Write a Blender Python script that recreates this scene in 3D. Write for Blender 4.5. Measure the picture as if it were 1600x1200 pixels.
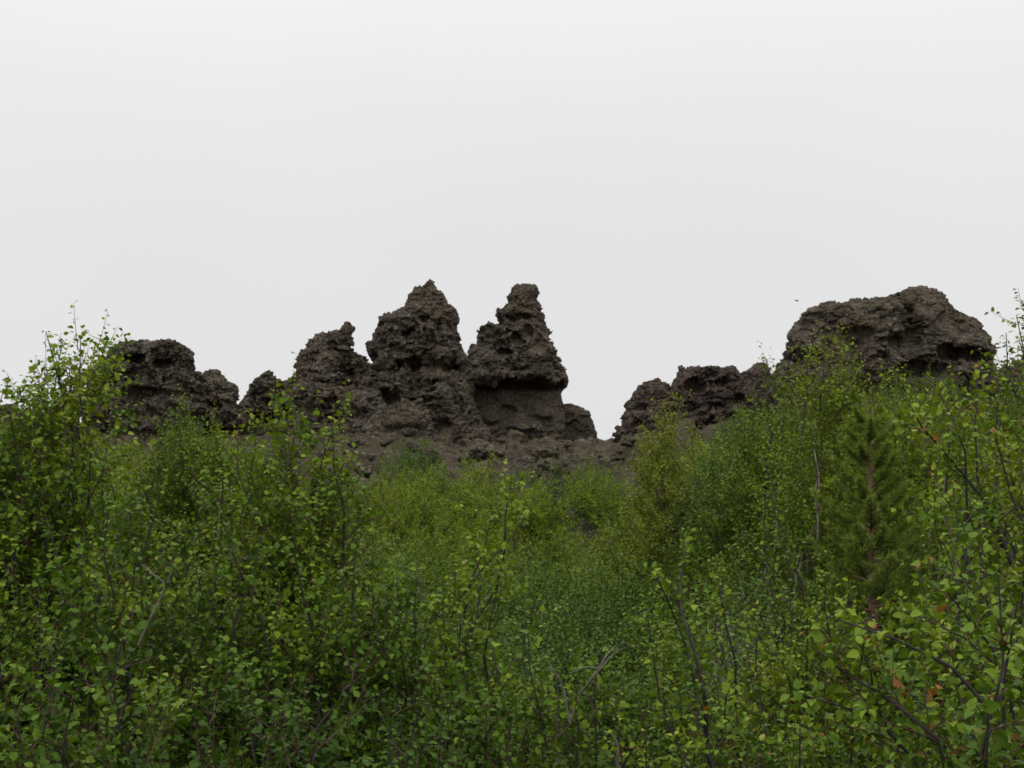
import bpy, math
import numpy as np

# ------------------------------------------------------------------ camera, sky, sun, exposure
for o in list(bpy.data.objects):
    bpy.data.objects.remove(o)
scn = bpy.context.scene
COL = scn.collection
FPX = 2200.0                      # focal length in pixels of a 1600 px wide picture
PITCH = math.radians(6.0)
EYE = np.array([0.0, 0.0, 1.7])
cam = bpy.data.cameras.new('camera')
cam.sensor_width = 36.0
cam.lens = 36.0 * FPX / 1600.0
cam.clip_start = 0.1
cam.clip_end = 6000.0
camo = bpy.data.objects.new('camera', cam)
camo.location = EYE
camo.rotation_euler = (math.pi / 2 + PITCH, 0, 0)
COL.objects.link(camo)
scn.camera = camo

SUN_EL, SUN_ROT = math.radians(62), math.radians(205)
w = bpy.data.worlds.new('World')
scn.world = w
w.use_nodes = True
nt = w.node_tree
nt.nodes.clear()


def node(tree, kind, **kw):
    n = tree.nodes.new(kind)
    for k, v in kw.items():
        if k.startswith('in_'):
            key = k[3:]
            n.inputs[int(key) if key.isdigit() else key.replace('_', ' ')].default_value = v
        else:
            setattr(n, k, v)
    return n


def ramp(tree, stops, interp='LINEAR'):
    n = tree.nodes.new('ShaderNodeValToRGB')
    cr = n.color_ramp
    cr.interpolation = interp
    while len(cr.elements) < len(stops):
        cr.elements.new(0.5)
    for e, (p, c) in zip(cr.elements, stops):
        e.position = p
        e.color = (c[0], c[1], c[2], 1) if not isinstance(c, (int, float)) else (c, c, c, 1)
    return n


out = node(nt, 'ShaderNodeOutputWorld')
bg = node(nt, 'ShaderNodeBackground')
bg.inputs['Strength'].default_value = 0.1
sky = node(nt, 'ShaderNodeTexSky', sky_type='NISHITA', sun_disc=False, sun_elevation=SUN_EL, sun_rotation=SUN_ROT)
tc = node(nt, 'ShaderNodeTexCoord')
sep = node(nt, 'ShaderNodeSeparateXYZ')
nt.links.new(tc.outputs['Generated'], sep.inputs[0])
# cloud brightness against the sine of the elevation (an overcast sky is brightest overhead)
cr = ramp(nt, [(0.0, 0.518), (0.10, 0.523), (0.20, 0.532), (0.30, 0.562), (0.36, 0.60), (0.6, 0.85), (1.0, 1.0)])
nt.links.new(sep.outputs['Z'], cr.inputs[0])
cn = node(nt, 'ShaderNodeTexNoise', in_Scale=2.2, in_Detail=3.0)
nt.links.new(tc.outputs['Generated'], cn.inputs['Vector'])
cm = node(nt, 'ShaderNodeMapRange', in_1=0.3, in_2=0.7, in_3=14.55, in_4=15.15)
nt.links.new(cn.outputs['Fac'], cm.inputs[0])
cmul = node(nt, 'ShaderNodeVectorMath', operation='SCALE')
nt.links.new(cr.outputs[0], cmul.inputs[0])
nt.links.new(cm.outputs[0], cmul.inputs['Scale'])
mixs = node(nt, 'ShaderNodeMixRGB', in_Fac=0.985)
nt.links.new(sky.outputs[0], mixs.inputs[1])
nt.links.new(cmul.outputs[0], mixs.inputs[2])
nt.links.new(mixs.outputs[0], bg.inputs['Color'])
nt.links.new(bg.outputs[0], out.inputs[0])

sl = bpy.data.lights.new('sun', 'SUN')
sl.energy = 0.9
sl.angle = math.radians(50)
sl.color = (1.0, 0.97, 0.92)
slo = bpy.data.objects.new('sun', sl)
slo.rotation_euler = (math.radians(28), 0, math.radians(-25))
COL.objects.link(slo)

scn.view_settings.view_transform = 'Standard'
scn.view_settings.look = 'None'
scn.view_settings.exposure = 0.0
scn.view_settings.gamma = 1.0
scn.render.engine = 'CYCLES'
cy = scn.cycles
cy.max_bounces = 5
cy.diffuse_bounces = 3
cy.glossy_bounces = 2
cy.transmission_bounces = 3
cy.transparent_max_bounces = 4
cy.filter_width = 1.7


# ------------------------------------------------------------------ helpers
def P(px, py, Y):
    """World point on the plane y = Y seen at a pixel of the 1600x1200 photograph."""
    x = (px - 800) / FPX
    zc = (600 - py) / FPX
    dy = math.cos(PITCH) - zc * math.sin(PITCH)
    dz = math.sin(PITCH) + zc * math.cos(PITCH)
    t = Y / dy
    return np.array([x * t, Y, EYE[2] + dz * t])


def h32(ix, iy, iz, s):
    with np.errstate(over='ignore'):
        h = (ix.astype(np.uint32) * np.uint32(374761393) + iy.astype(np.uint32) * np.uint32(668265263)
             + iz.astype(np.uint32) * np.uint32(2147483647) + np.uint32((s * 974711 + 12345) & 0xffffffff))
        h = (h ^ (h >> np.uint32(13))) * np.uint32(1274126177)
        h = (h ^ (h >> np.uint32(16))) * np.uint32(2246822519)
        return h ^ (h >> np.uint32(15))


def u01(h):
    return (h & np.uint32(0xffff)).astype(np.float32) / 65535.0


def vnoise(p, s=0):
    p = np.asarray(p, dtype=np.float64)
    i = np.floor(p).astype(np.int64)
    f = p - i
    f = f * f * f * (f * (f * 6 - 15) + 10)
    r = 0
    for dx in (0, 1):
        for dy in (0, 1):
            for dz in (0, 1):
                wgt = (f[:, 0] if dx else 1 - f[:, 0]) * (f[:, 1] if dy else 1 - f[:, 1]) * (f[:, 2] if dz else 1 - f[:, 2])
                r = r + wgt * u01(h32(i[:, 0] + dx, i[:, 1] + dy, i[:, 2] + dz, s))
    return r * 2 - 1


def fbm(p, s=0, octv=4, gain=0.5):
    a, r, q = 1.0, 0, np.asarray(p, dtype=np.float64)
    for k in range(octv):
        r = r + a * vnoise(q, s + 17 * k)
        q = q * 2.03 + 11.3
        a *= gain
    return r


def worley(p, s=0):
    p = np.asarray(p, dtype=np.float64)
    i = np.floor(p).astype(np.int64)
    f = (p - i).astype(np.float32)
    d1 = np.full(len(p), 9.0, np.float32)
    d2 = np.full(len(p), 9.0, np.float32)
    cid = np.zeros(len(p), np.float32)
    for dx in (-1, 0, 1):
        for dy in (-1, 0, 1):
            for dz in (-1, 0, 1):
                h = h32(i[:, 0] + dx, i[:, 1] + dy, i[:, 2] + dz, s)
                ox = u01(h)
                oy = u01(h >> np.uint32(8))
                oz = u01(h >> np.uint32(16))
                d = np.sqrt((dx + ox - f[:, 0]) ** 2 + (dy + oy - f[:, 1]) ** 2 + (dz + oz - f[:, 2]) ** 2)
                near = d < d1
                d2 = np.where(near, d1, np.minimum(d2, d))
                cid = np.where(near, ox, cid)
                d1 = np.where(near, d, d1)
    return d1, d2, cid


def facets(p, s=0, slope=0.8):
    """Broken-rock relief: every cell is a plane of its own height and tilt."""
    p = np.asarray(p, dtype=np.float64)
    i = np.floor(p).astype(np.int64)
    f = (p - i).astype(np.float32)
    d1 = np.full(len(p), 9.0, np.float32)
    val = np.zeros(len(p), np.float32)
    for dx in (-1, 0, 1):
        for dy in (-1, 0, 1):
            for dz in (-1, 0, 1):
                h = h32(i[:, 0] + dx, i[:, 1] + dy, i[:, 2] + dz, s)
                vx = f[:, 0] - dx - u01(h)
                vy = f[:, 1] - dy - u01(h >> np.uint32(8))
                vz = f[:, 2] - dz - u01(h >> np.uint32(16))
                d = vx * vx + vy * vy + vz * vz
                h2 = h32(i[:, 0] + dx, i[:, 1] + dy, i[:, 2] + dz, s + 991)
                pl = (u01(h2) - 0.5) + slope * 2 * (vx * (u01(h2 >> np.uint32(5)) - 0.5) + vy * (u01(h2 >> np.uint32(9)) - 0.5) + vz * (u01(h2 >> np.uint32(14)) - 0.5))
                near = d < d1
                val = np.where(near, pl, val)
                d1 = np.where(near, d, d1)
    return val


def ridged(p, s=0, octv=4):
    a, r, q, n = 1.0, 0, np.asarray(p, dtype=np.float64), 0
    for k in range(octv):
        r = r + a * (1 - 2 * np.abs(vnoise(q, s + 31 * k)))
        n += a
        q = q * 2.1 + 7.7
        a *= 0.55
    return r / n


def sstep(a, b, x):
    t = np.clip((x - a) / (b - a), 0, 1)
    return t * t * (3 - 2 * t)


def mesh_from(name, verts, loops, sizes, smooth=True, attrs=None):
    me = bpy.data.meshes.new(name)
    verts = np.ascontiguousarray(verts, dtype=np.float32)
    loops = np.ascontiguousarray(loops, dtype=np.int32)
    sizes = np.ascontiguousarray(sizes, dtype=np.int32)
    me.vertices.add(len(verts))
    me.vertices.foreach_set('co', verts.ravel())
    me.loops.add(len(loops))
    me.loops.foreach_set('vertex_index', loops)
    me.polygons.add(len(sizes))
    st = np.zeros(len(sizes), np.int32)
    st[1:] = np.cumsum(sizes)[:-1]
    me.polygons.foreach_set('loop_start', st)
    me.update(calc_edges=True)
    me.validate()
    if smooth:
        me.polygons.foreach_set('use_smooth', np.ones(len(me.polygons), dtype=bool))
    for k, v in (attrs or {}).items():
        a = me.attributes.new(k, 'FLOAT', 'POINT')
        a.data.foreach_set('value', np.ascontiguousarray(v, dtype=np.float32))
    return me


def link(name, me, mat, parent=None):
    o = bpy.data.objects.new(name, me)
    if mat is not None and len(me.materials) == 0:
        me.materials.append(mat)
    COL.objects.link(o)
    if parent is not None:
        o.parent = parent
    return o


def tag(o, label=None, cat=None, group=None, kind=None):
    if label:
        o['label'] = label
    if cat:
        o['category'] = cat
    if group:
        o['group'] = group
    if kind:
        o['kind'] = kind
    return o


def empty(name, loc):
    o = bpy.data.objects.new(name, None)
    o.location = loc
    o.empty_display_size = 0.2
    COL.objects.link(o)
    return o


def copy_thing(src, loc, rotz, scale):
    c = src.copy()
    COL.objects.link(c)
    c.location = loc
    c.rotation_euler = (0, 0, rotz)
    c.scale = scale
    for ch in src.children:
        d = ch.copy()
        COL.objects.link(d)
        d.parent = c
    return c


# ------------------------------------------------------------------ materials
def new_mat(name):
    m = bpy.data.materials.new(name)
    m.use_nodes = True
    t = m.node_tree
    t.nodes.clear()
    o = t.nodes.new('ShaderNodeOutputMaterial')
    return m, t, o


def rock_material(name, dark, mid, light, lichen=0.5, moss=0.5):
    m, t, o = new_mat(name)
    L = t.links.new
    geo = node(t, 'ShaderNodeNewGeometry')
    n1 = node(t, 'ShaderNodeTexNoise', in_Scale=0.9, in_Detail=8.0, in_Roughness=0.62)
    n2 = node(t, 'ShaderNodeTexNoise', in_Scale=7.0, in_Detail=6.0, in_Roughness=0.65)
    n3 = node(t, 'ShaderNodeTexNoise', in_Scale=0.45, in_Detail=4.0)
    for n in (n1, n2, n3):
        L(geo.outputs['Position'], n.inputs['Vector'])
    r1 = ramp(t, [(0.36, dark), (0.5, mid), (0.66, light)])
    mx = node(t, 'ShaderNodeMath', operation='ADD')
    mh = node(t, 'ShaderNodeMath', operation='MULTIPLY', in_1=0.5)
    mh2 = node(t, 'ShaderNodeMath', operation='MULTIPLY', in_1=0.5)
    L(n1.outputs['Fac'], mh.inputs[0])
    L(n2.outputs['Fac'], mh2.inputs[0])
    L(mh.outputs[0], mx.inputs[0])
    L(mh2.outputs[0], mx.inputs[1])
    L(mx.outputs[0], r1.inputs[0])
    # rusty patches
    rr = ramp(t, [(0.5, 0.0), (0.68, 0.40)])
    L(n3.outputs['Fac'], rr.inputs[0])
    mr = node(t, 'ShaderNodeMixRGB')
    mr.inputs[2].default_value = (0.105, 0.066, 0.046, 1)
    L(rr.outputs[0], mr.inputs[0])
    L(r1.outputs[0], mr.inputs[1])
    # olive moss on what faces up
    sp = node(t, 'ShaderNodeSeparateXYZ')
    L(geo.outputs['Normal'], sp.inputs[0])
    up = node(t, 'ShaderNodeMapRange', in_1=0.35, in_2=0.85, in_3=0.0, in_4=moss)
    L(sp.outputs['Z'], up.inputs[0])
    nm = node(t, 'ShaderNodeTexNoise', in_Scale=2.5, in_Detail=5.0)
    L(geo.outputs['Position'], nm.inputs['Vector'])
    nmr = ramp(t, [(0.42, 0.0), (0.6, 1.0)])
    L(nm.outputs['Fac'], nmr.inputs[0])
    mm = node(t, 'ShaderNodeMath', operation='MULTIPLY')
    L(up.outputs[0], mm.inputs[0])
    L(nmr.outputs[0], mm.inputs[1])
    mo = node(t, 'ShaderNodeMixRGB')
    mo.inputs[2].default_value = (0.085, 0.082, 0.035, 1)
    L(mm.outputs[0], mo.inputs[0])
    L(mr.outputs[0], mo.inputs[1])
    # pale grey lichen specks, gathered in patches
    vl = node(t, 'ShaderNodeTexNoise', in_Scale=9.0, in_Detail=3.0, in_Roughness=0.7)
    L(geo.outputs['Position'], vl.inputs['Vector'])
    vr = ramp(t, [(0.57, 0.0), (0.66, 1.0)])
    L(vl.outputs['Fac'], vr.inputs[0])
    np_ = node(t, 'ShaderNodeTexNoise', in_Scale=0.7, in_Detail=3.0)
    L(geo.outputs['Position'], np_.inputs['Vector'])
    npr = ramp(t, [(0.47, 0.0), (0.62, lichen)])
    L(np_.outputs['Fac'], npr.inputs[0])
    ml = node(t, 'ShaderNodeMath', operation='MULTIPLY')
    L(vr.outputs[0], ml.inputs[0])
    L(npr.outputs[0], ml.inputs[1])
    mlx = node(t, 'ShaderNodeMixRGB')
    mlx.inputs[2].default_value = (0.33, 0.31, 0.29, 1)
    L(ml.outputs[0], mlx.inputs[0])
    L(mo.outputs[0], mlx.inputs[1])
    b = node(t, 'ShaderNodeBsdfPrincipled', in_Roughness=0.92)
    b.inputs['Specular IOR Level'].default_value = 0.25
    L(mlx.outputs[0], b.inputs['Base Color'])
    nb = node(t, 'ShaderNodeTexNoise', in_Scale=14.0, in_Detail=6.0, in_Roughness=0.7)
    L(geo.outputs['Position'], nb.inputs['Vector'])
    bp = node(t, 'ShaderNodeBump', in_Strength=1.0, in_Distance=0.13)
    L(nb.outputs['Fac'], bp.inputs['Height'])
    L(bp.outputs[0], b.inputs['Normal'])
    L(b.outputs[0], o.inputs[0])
    return m


ROCK = rock_material('lava_rock', (0.032, 0.026, 0.020), (0.092, 0.075, 0.056), (0.23, 0.190, 0.143), 0.9, 0.85)
ROCK_RED = rock_material('reddish_lava_rock', (0.032, 0.024, 0.020), (0.086, 0.064, 0.052), (0.18, 0.138, 0.110), 0.5, 0.4)
ROCK_LICHEN = rock_material('lichen_spotted_lava', (0.05, 0.043, 0.036), (0.125, 0.105, 0.088), (0.27, 0.235, 0.20), 1.0, 0.4)
SOIL = rock_material('lava_scree', (0.024, 0.018, 0.014), (0.058, 0.042, 0.032), (0.14, 0.108, 0.082), 0.8, 0.8)


def leaf_material(name, stops, transl=0.22, rough=0.5, spec=0.13, hue=0.02):
    m, t, o = new_mat(name)
    L = t.links.new
    at = node(t, 'ShaderNodeAttribute', attribute_name='tint')
    oi = node(t, 'ShaderNodeObjectInfo')
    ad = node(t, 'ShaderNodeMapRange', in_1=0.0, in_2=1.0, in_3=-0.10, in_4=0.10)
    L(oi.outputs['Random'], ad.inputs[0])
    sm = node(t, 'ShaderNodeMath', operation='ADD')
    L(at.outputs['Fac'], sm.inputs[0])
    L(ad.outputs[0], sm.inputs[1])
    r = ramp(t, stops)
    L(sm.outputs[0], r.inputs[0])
    b = node(t, 'ShaderNodeBsdfPrincipled', in_Roughness=rough)
    b.inputs['Specular IOR Level'].default_value = spec
    L(r.outputs[0], b.inputs['Base Color'])
    tr = node(t, 'ShaderNodeBsdfTranslucent')
    ty = node(t, 'ShaderNodeMixRGB', blend_type='MULTIPLY', in_Fac=1.0)
    ty.inputs[2].default_value = (1.2, 1.2, 0.5, 1)
    L(r.outputs[0], ty.inputs[1])
    L(ty.outputs[0], tr.inputs['Color'])
    mx = node(t, 'ShaderNodeMixShader', in_0=transl)
    L(b.outputs[0], mx.inputs[1])
    L(tr.outputs[0], mx.inputs[2])
    L(mx.outputs[0], o.inputs[0])
    return m


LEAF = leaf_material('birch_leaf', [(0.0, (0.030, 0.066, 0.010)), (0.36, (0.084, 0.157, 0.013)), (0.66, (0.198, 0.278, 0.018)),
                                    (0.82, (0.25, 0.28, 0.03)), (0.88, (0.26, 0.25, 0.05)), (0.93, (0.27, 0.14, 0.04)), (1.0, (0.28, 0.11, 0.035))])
LEAF_FAR = leaf_material('small_birch_leaf', [(0.0, (0.038, 0.076, 0.010)), (0.42, (0.113, 0.175, 0.013)), (0.75, (0.22, 0.278, 0.018)),
                                              (0.92, (0.19, 0.21, 0.035)), (1.0, (0.22, 0.22, 0.05))])
LEAF_DARK = leaf_material('dark_birch_leaf', [(0.0, (0.030, 0.065, 0.012)), (0.5, (0.070, 0.130, 0.018)), (1.0, (0.14, 0.19, 0.03))])
LEAF_YELLOW = leaf_material('yellowish_birch_leaf', [(0.0, (0.07, 0.11, 0.012)), (0.5, (0.165, 0.205, 0.018)), (1.0, (0.27, 0.27, 0.035))])
LEAF_SILVER = leaf_material('willow_leaf', [(0.0, (0.07, 0.105, 0.06)), (0.5, (0.14, 0.18, 0.12)), (1.0, (0.25, 0.28, 0.21))], 0.15, 0.5)
NEEDLE = leaf_material('pine_needle', [(0.0, (0.070, 0.124, 0.017)), (0.5, (0.155, 0.235, 0.028)), (1.0, (0.31, 0.37, 0.09))], 0.25, 0.5)


def bark_material(name, a, b, scale=30):
    m, t, o = new_mat(name)
    L = t.links.new
    geo = node(t, 'ShaderNodeNewGeometry')
    n = node(t, 'ShaderNodeTexNoise', in_Scale=scale, in_Detail=5.0)
    L(geo.outputs['Position'], n.inputs['Vector'])
    r = ramp(t, [(0.35, a), (0.65, b)])
    L(n.outputs['Fac'], r.inputs[0])
    s = node(t, 'ShaderNodeBsdfPrincipled', in_Roughness=0.75)
    L(r.outputs[0], s.inputs['Base Color'])
    L(s.outputs[0], o.inputs[0])
    return m


BARK = bark_material('dark_birch_bark', (0.016, 0.013, 0.012), (0.045, 0.035, 0.030))
BARK_PALE = bark_material('pale_birch_bark', (0.05, 0.04, 0.035), (0.32, 0.28, 0.25), 9)
TWIG = bark_material('reddish_twig', (0.055, 0.032, 0.022), (0.13, 0.07, 0.04))
BARK_PINE = bark_material('pine_bark', (0.075, 0.045, 0.032), (0.21, 0.115, 0.07), 14)
DEADWOOD = bark_material('grey_deadwood', (0.07, 0.06, 0.05), (0.17, 0.145, 0.12), 20)

# ------------------------------------------------------------------ terrain
TY = np.array([-80, 0, 8, 14, 20, 26, 32, 40, 48, 56, 62, 80, 160, 600, 3000.])
TZ = np.array([0.2, 0, 0, -0.25, -0.2, 0.45, 1.5, 2.95, 4.15, 5.0, 5.5, 5.6, 3.0, -10, -80.])


def terrain(x, y):
    x = np.atleast_1d(np.asarray(x, float))
    y = np.atleast_1d(np.asarray(y, float))
    z = np.interp(y, TY, TZ) * 0.5 + 0.25 * (np.interp(y - 2, TY, TZ) + np.interp(y + 2, TY, TZ))
    q = np.stack([x * 0.16, y * 0.16, np.zeros_like(x)], 1)
    fade = sstep(8, 20, y)
    z = z + 0.35 * vnoise(q, 5) * fade
    z = z + fade * 0.055 * np.clip(x - 2.5, 0, 12) * (1 - sstep(46, 60, y))
    z = z + 0.75 * sstep(0.5, 4.5, x) * sstep(14, 24, y) * (1 - sstep(44, 56, y))
    z = z + fade * 0.04 * np.clip(-x - 3.0, 0, 12) * (1 - sstep(46, 60, y))
    return z


def relief(x, y, z):
    p = np.stack([x, y, z], 1)
    rub = sstep(26, 38, y) * (1 - sstep(75, 120, y))
    r = np.hypot(x, y)
    d = 0.16 * fbm(p * 0.8, 9, 3) + 0.30 * facets(p * np.array([0.9, 0.9, 0.4]), 21, 0.9) + 0.16 * facets(p * np.array([2.2, 2.2, 1]), 22, 1.0) + 0.07 * facets(p * np.array([5, 5, 2]), 23, 1.1)
    return rub * d + 0.04 * fbm(p * 3.0, 4, 2) * sstep(2, 8, r) * (1 - sstep(90, 200, r))


def surface(x, y):
    x, y = np.array([float(x)]), np.array([float(y)])
    z = terrain(x, y)
    return float((z + relief(x, y, z))[0])


def make_ground():
    a1 = np.arange(-30, 30.01, 0.15)
    a2 = np.arange(37, 323, 6.0)
    ang = np.radians(np.concatenate([a1, a2]))
    r = np.concatenate([np.geomspace(0.4, 30, 70), np.arange(30.1, 62, 0.11), np.arange(62.2, 67, 0.5), np.geomspace(68, 3000, 40)])
    A, R = np.meshgrid(ang, r)
    x = (R * np.sin(A)).ravel()
    y = (R * np.cos(A)).ravel()
    z = terrain(x, y)
    z = z + relief(x, y, z)
    v = np.stack([x, y, z], 1)
    na, nr = len(ang), len(r)
    idx = np.arange(na * nr).reshape(nr, na)
    nxt = np.roll(idx, -1, axis=1)
    q = np.stack([idx[:-1], idx[1:], nxt[1:], nxt[:-1]], -1).reshape(-1, 4)[:, ::-1]
    cen = len(v)
    v = np.vstack([v, [[0, 0, float(terrain(0, 0)[0])]]])
    tri = np.stack([np.full(na, cen), nxt[0], idx[0]], 1)[:, ::-1]
    loops = np.concatenate([q.ravel(), tri.ravel()])
    sizes = np.concatenate([np.full(len(q), 4), np.full(len(tri), 3)])
    o = link('ground', mesh_from('ground', v, loops, sizes), SOIL)
    tag(o, 'dark brown lava scree and soil of the rising slope', None, None, 'structure')
    return o


make_ground()


# ------------------------------------------------------------------ lava rocks
def remesh(verts, loops, sizes, vox):
    me = mesh_from('tmp', verts, loops, sizes)
    o = bpy.data.objects.new('tmp', me)
    COL.objects.link(o)
    md = o.modifiers.new('r', 'REMESH')
    md.mode = 'VOXEL'
    md.voxel_size = vox
    dg = bpy.context.evaluated_depsgraph_get()
    ev = o.evaluated_get(dg)
    m2 = bpy.data.meshes.new_from_object(ev)
    bpy.data.objects.remove(o)
    bpy.data.meshes.remove(me)
    return m2


def get_co(me):
    a = np.empty(len(me.vertices) * 3, np.float32)
    me.vertices.foreach_get('co', a)
    return a.reshape(-1, 3).astype(np.float64)


def get_no(me):
    a = np.empty(len(me.vertices) * 3, np.float32)
    me.vertex_normals.foreach_get('vector', a)
    return a.reshape(-1, 3).astype(np.float64)


def set_co(me, co):
    me.vertices.foreach_set('co', np.ascontiguousarray(co, dtype=np.float32).ravel())
    me.update()


def clinker(me, seed, amp=1.0, rough=None, width=None):
    """Lava clinker: lumps with creases between them at three sizes, plus fine grit."""
    co, no = get_co(me), get_no(me)
    k0 = np.ones(len(co)) if rough is None else rough(co)
    thin = np.ones(len(co)) if width is None else np.clip(width(co) / 1.7, 0.22, 1.0)
    k = k0 * (0.45 + 0.80 * sstep(-0.45, 0.5, fbm(co * 0.75, seed + 40, 3)))      # calmer and rougher stretches
    wv = np.stack([vnoise(co * 1.1, seed + i) for i in range(3)], 1)
    q = (co + 0.30 * wv) * np.array([1, 1, 1.6])
    crack = np.clip(1 - 5.0 * np.abs(fbm(q * 0.75, seed + 80, 2)), 0, 1) ** 2
    d = 0.12 * fbm(co * 0.6, seed, 2) + (0.30 * facets(q * 0.62, seed + 7, 0.7) + 0.20 * facets(q * 1.3, seed + 6, 0.6) + 0.16 * (ridged(q * 0.8, seed + 60, 2) - 0.5) - 0.24 * crack) * (0.4 * k0 + 0.6 * k)
    set_co(me, co + no * (d * amp * thin)[:, None])
    co, no = get_co(me), get_no(me)
    wv = np.stack([vnoise(co * 2.6, seed + 5 + i) for i in range(3)], 1)
    q = (co + 0.12 * wv) * np.array([1, 1, 2.0])
    crack = np.clip(1 - 4.5 * np.abs(vnoise(q * 1.9, seed + 81)), 0, 1) ** 2
    d = (0.13 * facets(q * 2.4, seed + 2, 0.5) + 0.05 * (0.55 - worley(q * 2.2, seed + 33)[0]) * 2 + 0.07 * (ridged(q * 1.6, seed + 9, 3) - 0.5) - 0.09 * crack) * k
    set_co(me, co + no * (d * amp * (0.6 + 0.4 * thin))[:, None])
    co, no = get_co(me), get_no(me)
    q = co + 0.04 * np.stack([vnoise(co * 7, seed + 8 + i) for i in range(3)], 1)
    d = 0.07 * facets(q * np.array([4.8, 4.8, 7.0]), seed + 3, 0.5) * (0.15 + 0.85 * k) + 0.045 * (ridged(q * 4.2, seed + 4, 2) - 0.5) * (0.15 + 0.85 * k) + 0.035 * facets(q * 10, seed + 14, 0.6) * (0.3 + 0.7 * k0)
    set_co(me, co + no * (d * amp)[:, None])


def edge(pts, y):
    pts = sorted(pts, key=lambda q: q[1])
    ys = np.array([q[1] for q in pts], float)
    ys = ys + np.arange(len(ys)) * 1e-3
    return np.interp(y, ys, [q[0] for q in pts])


def build_rock(name, label, Y, left, right, ybot, bfac=0.75, bmax=3.0, bands=None, shift=None, dents=(), smooth=None, seed=1,
               vox=0.042, wide=0, mat=None, amp=1.0, cat='lava rock', lumps=()):
    left = [(a - wide, b - 0.6 * wide) for a, b in left]
    right = [(a + wide, b - 0.6 * wide) for a, b in right]
    ytop = min(left[0][1], right[0][1])
    rows = np.arange(ytop, ybot, 1.6)
    n = 72
    th = np.linspace(0, 2 * math.pi, n, endpoint=False)
    cs = np.sign(np.cos(th)) * np.abs(np.cos(th)) ** 0.85
    sn = np.sign(np.sin(th)) * np.abs(np.sin(th)) ** 0.85
    mpp = Y / FPX
    rings = []
    bprev = 0
    wave = 5.0 * fbm(np.stack([2.2 * np.cos(th), 2.2 * np.sin(th), 0 * th], 1), seed + 70, 3)
    for y in rows:
        l, r = float(edge(left, y)), float(edge(right, y))
        if r - l < 3:
            r = l + 3
        pl, pr = P(l, y, Y), P(r, y, Y)
        xc, a = (pl[0] + pr[0]) / 2, (pr[0] - pl[0]) / 2
        b = min(a * bfac, bmax)
        b = min(b, bprev + 0.22)          # the top rounds off in depth as well
        bprev = b
        if bands:
            b = b * np.interp(y + wave, [q[0] for q in bands], [q[1] for q in bands])
        sh = float(np.interp(y, [q[0] for q in shift], [q[1] for q in shift])) if shift else 0.0
        rings.append(np.stack([xc + a * cs, Y + sh + b * sn, np.full(n, pl[2])], 1))
    v = np.concatenate(rings)
    m = len(rows)
    idx = np.arange(m * n).reshape(m, n)
    nx = np.roll(idx, -1, 1)
    q = np.stack([idx[:-1], idx[1:], nx[1:], nx[:-1]], -1).reshape(-1, 4)
    loops = [q.ravel(), idx[0][::-1].copy()[::-1], idx[-1][::-1]]
    sizes = [np.full(len(q), 4), [n], [n]]
    base = len(v)
    # extra boulders fused to the mass
    for (px, py, rx, rz, dy) in lumps:
        c = P(px, py, Y + dy)
        u = np.linspace(0, math.pi, 13)
        t2 = np.linspace(0, 2 * math.pi, 24, endpoint=False)
        U, T = np.meshgrid(u, t2, indexing='ij')
        lv = np.stack([c[0] + rx * mpp * np.sin(U) * np.cos(T), c[1] + rx * mpp * 0.9 * np.sin(U) * np.sin(T), c[2] + rz * mpp * np.cos(U)], -1).reshape(-1, 3)
        li = np.arange(13 * 24).reshape(13, 24) + base
        ln = np.roll(li, -1, 1)
        lq = np.stack([li[:-1], li[1:], ln[1:], ln[:-1]], -1).reshape(-1, 4)
        v = np.vstack([v, lv])
        loops.append(lq.ravel())
        sizes.append(np.full(len(lq), 4))
        base = len(v)
    me = remesh(v, np.concatenate(loops), np.concatenate(sizes), vox)
    co = get_co(me)
    no = get_no(me)
    push = np.zeros(len(co))
    for (px, py, rx, ry, dep) in dents:
        c = P(px, py, Y)
        d2 = ((co[:, 0] - c[0]) / (rx * mpp)) ** 2 + ((co[:, 2] - c[2]) / (ry * mpp)) ** 2
        push += dep * np.clip(1.25 * np.exp(-d2 * d2), 0, 1) * (no[:, 1] < 0.2) * (co[:, 1] < Y + 0.5)
    if len(dents):
        co[:, 1] += push
        set_co(me, co)
    rough = None
    if smooth:
        zs = [(P(800, a0, Y)[2], val) for a0, val in smooth]
        zs.sort()
        rough = lambda c: np.interp(c[:, 2], [q[0] for q in zs], [q[1] for q in zs])
    zr = np.array([P(800, y, Y)[2] for y in rows])[::-1]
    wr = np.array([0.5 * mpp * max(3.0, float(edge(right, y) - edge(left, y))) for y in rows])[::-1]
    clinker(me, seed, amp, rough, lambda c: np.interp(c[:, 2], zr, wr))
    me.polygons.foreach_set('use_smooth', np.zeros(len(me.polygons), dtype=bool))
    me.update()
    org = np.array([0.5 * (edge(left, ybot) + edge(right, ybot)), 0, 0])
    c0 = P(float(org[0]), ybot, Y)
    c0[2] = float(terrain(c0[0], Y)[0])
    co = get_co(me) - c0
    set_co(me, co)
    o = link(name, me, mat or ROCK)
    o.location = c0
    tag(o, label, cat)
    return o


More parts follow.
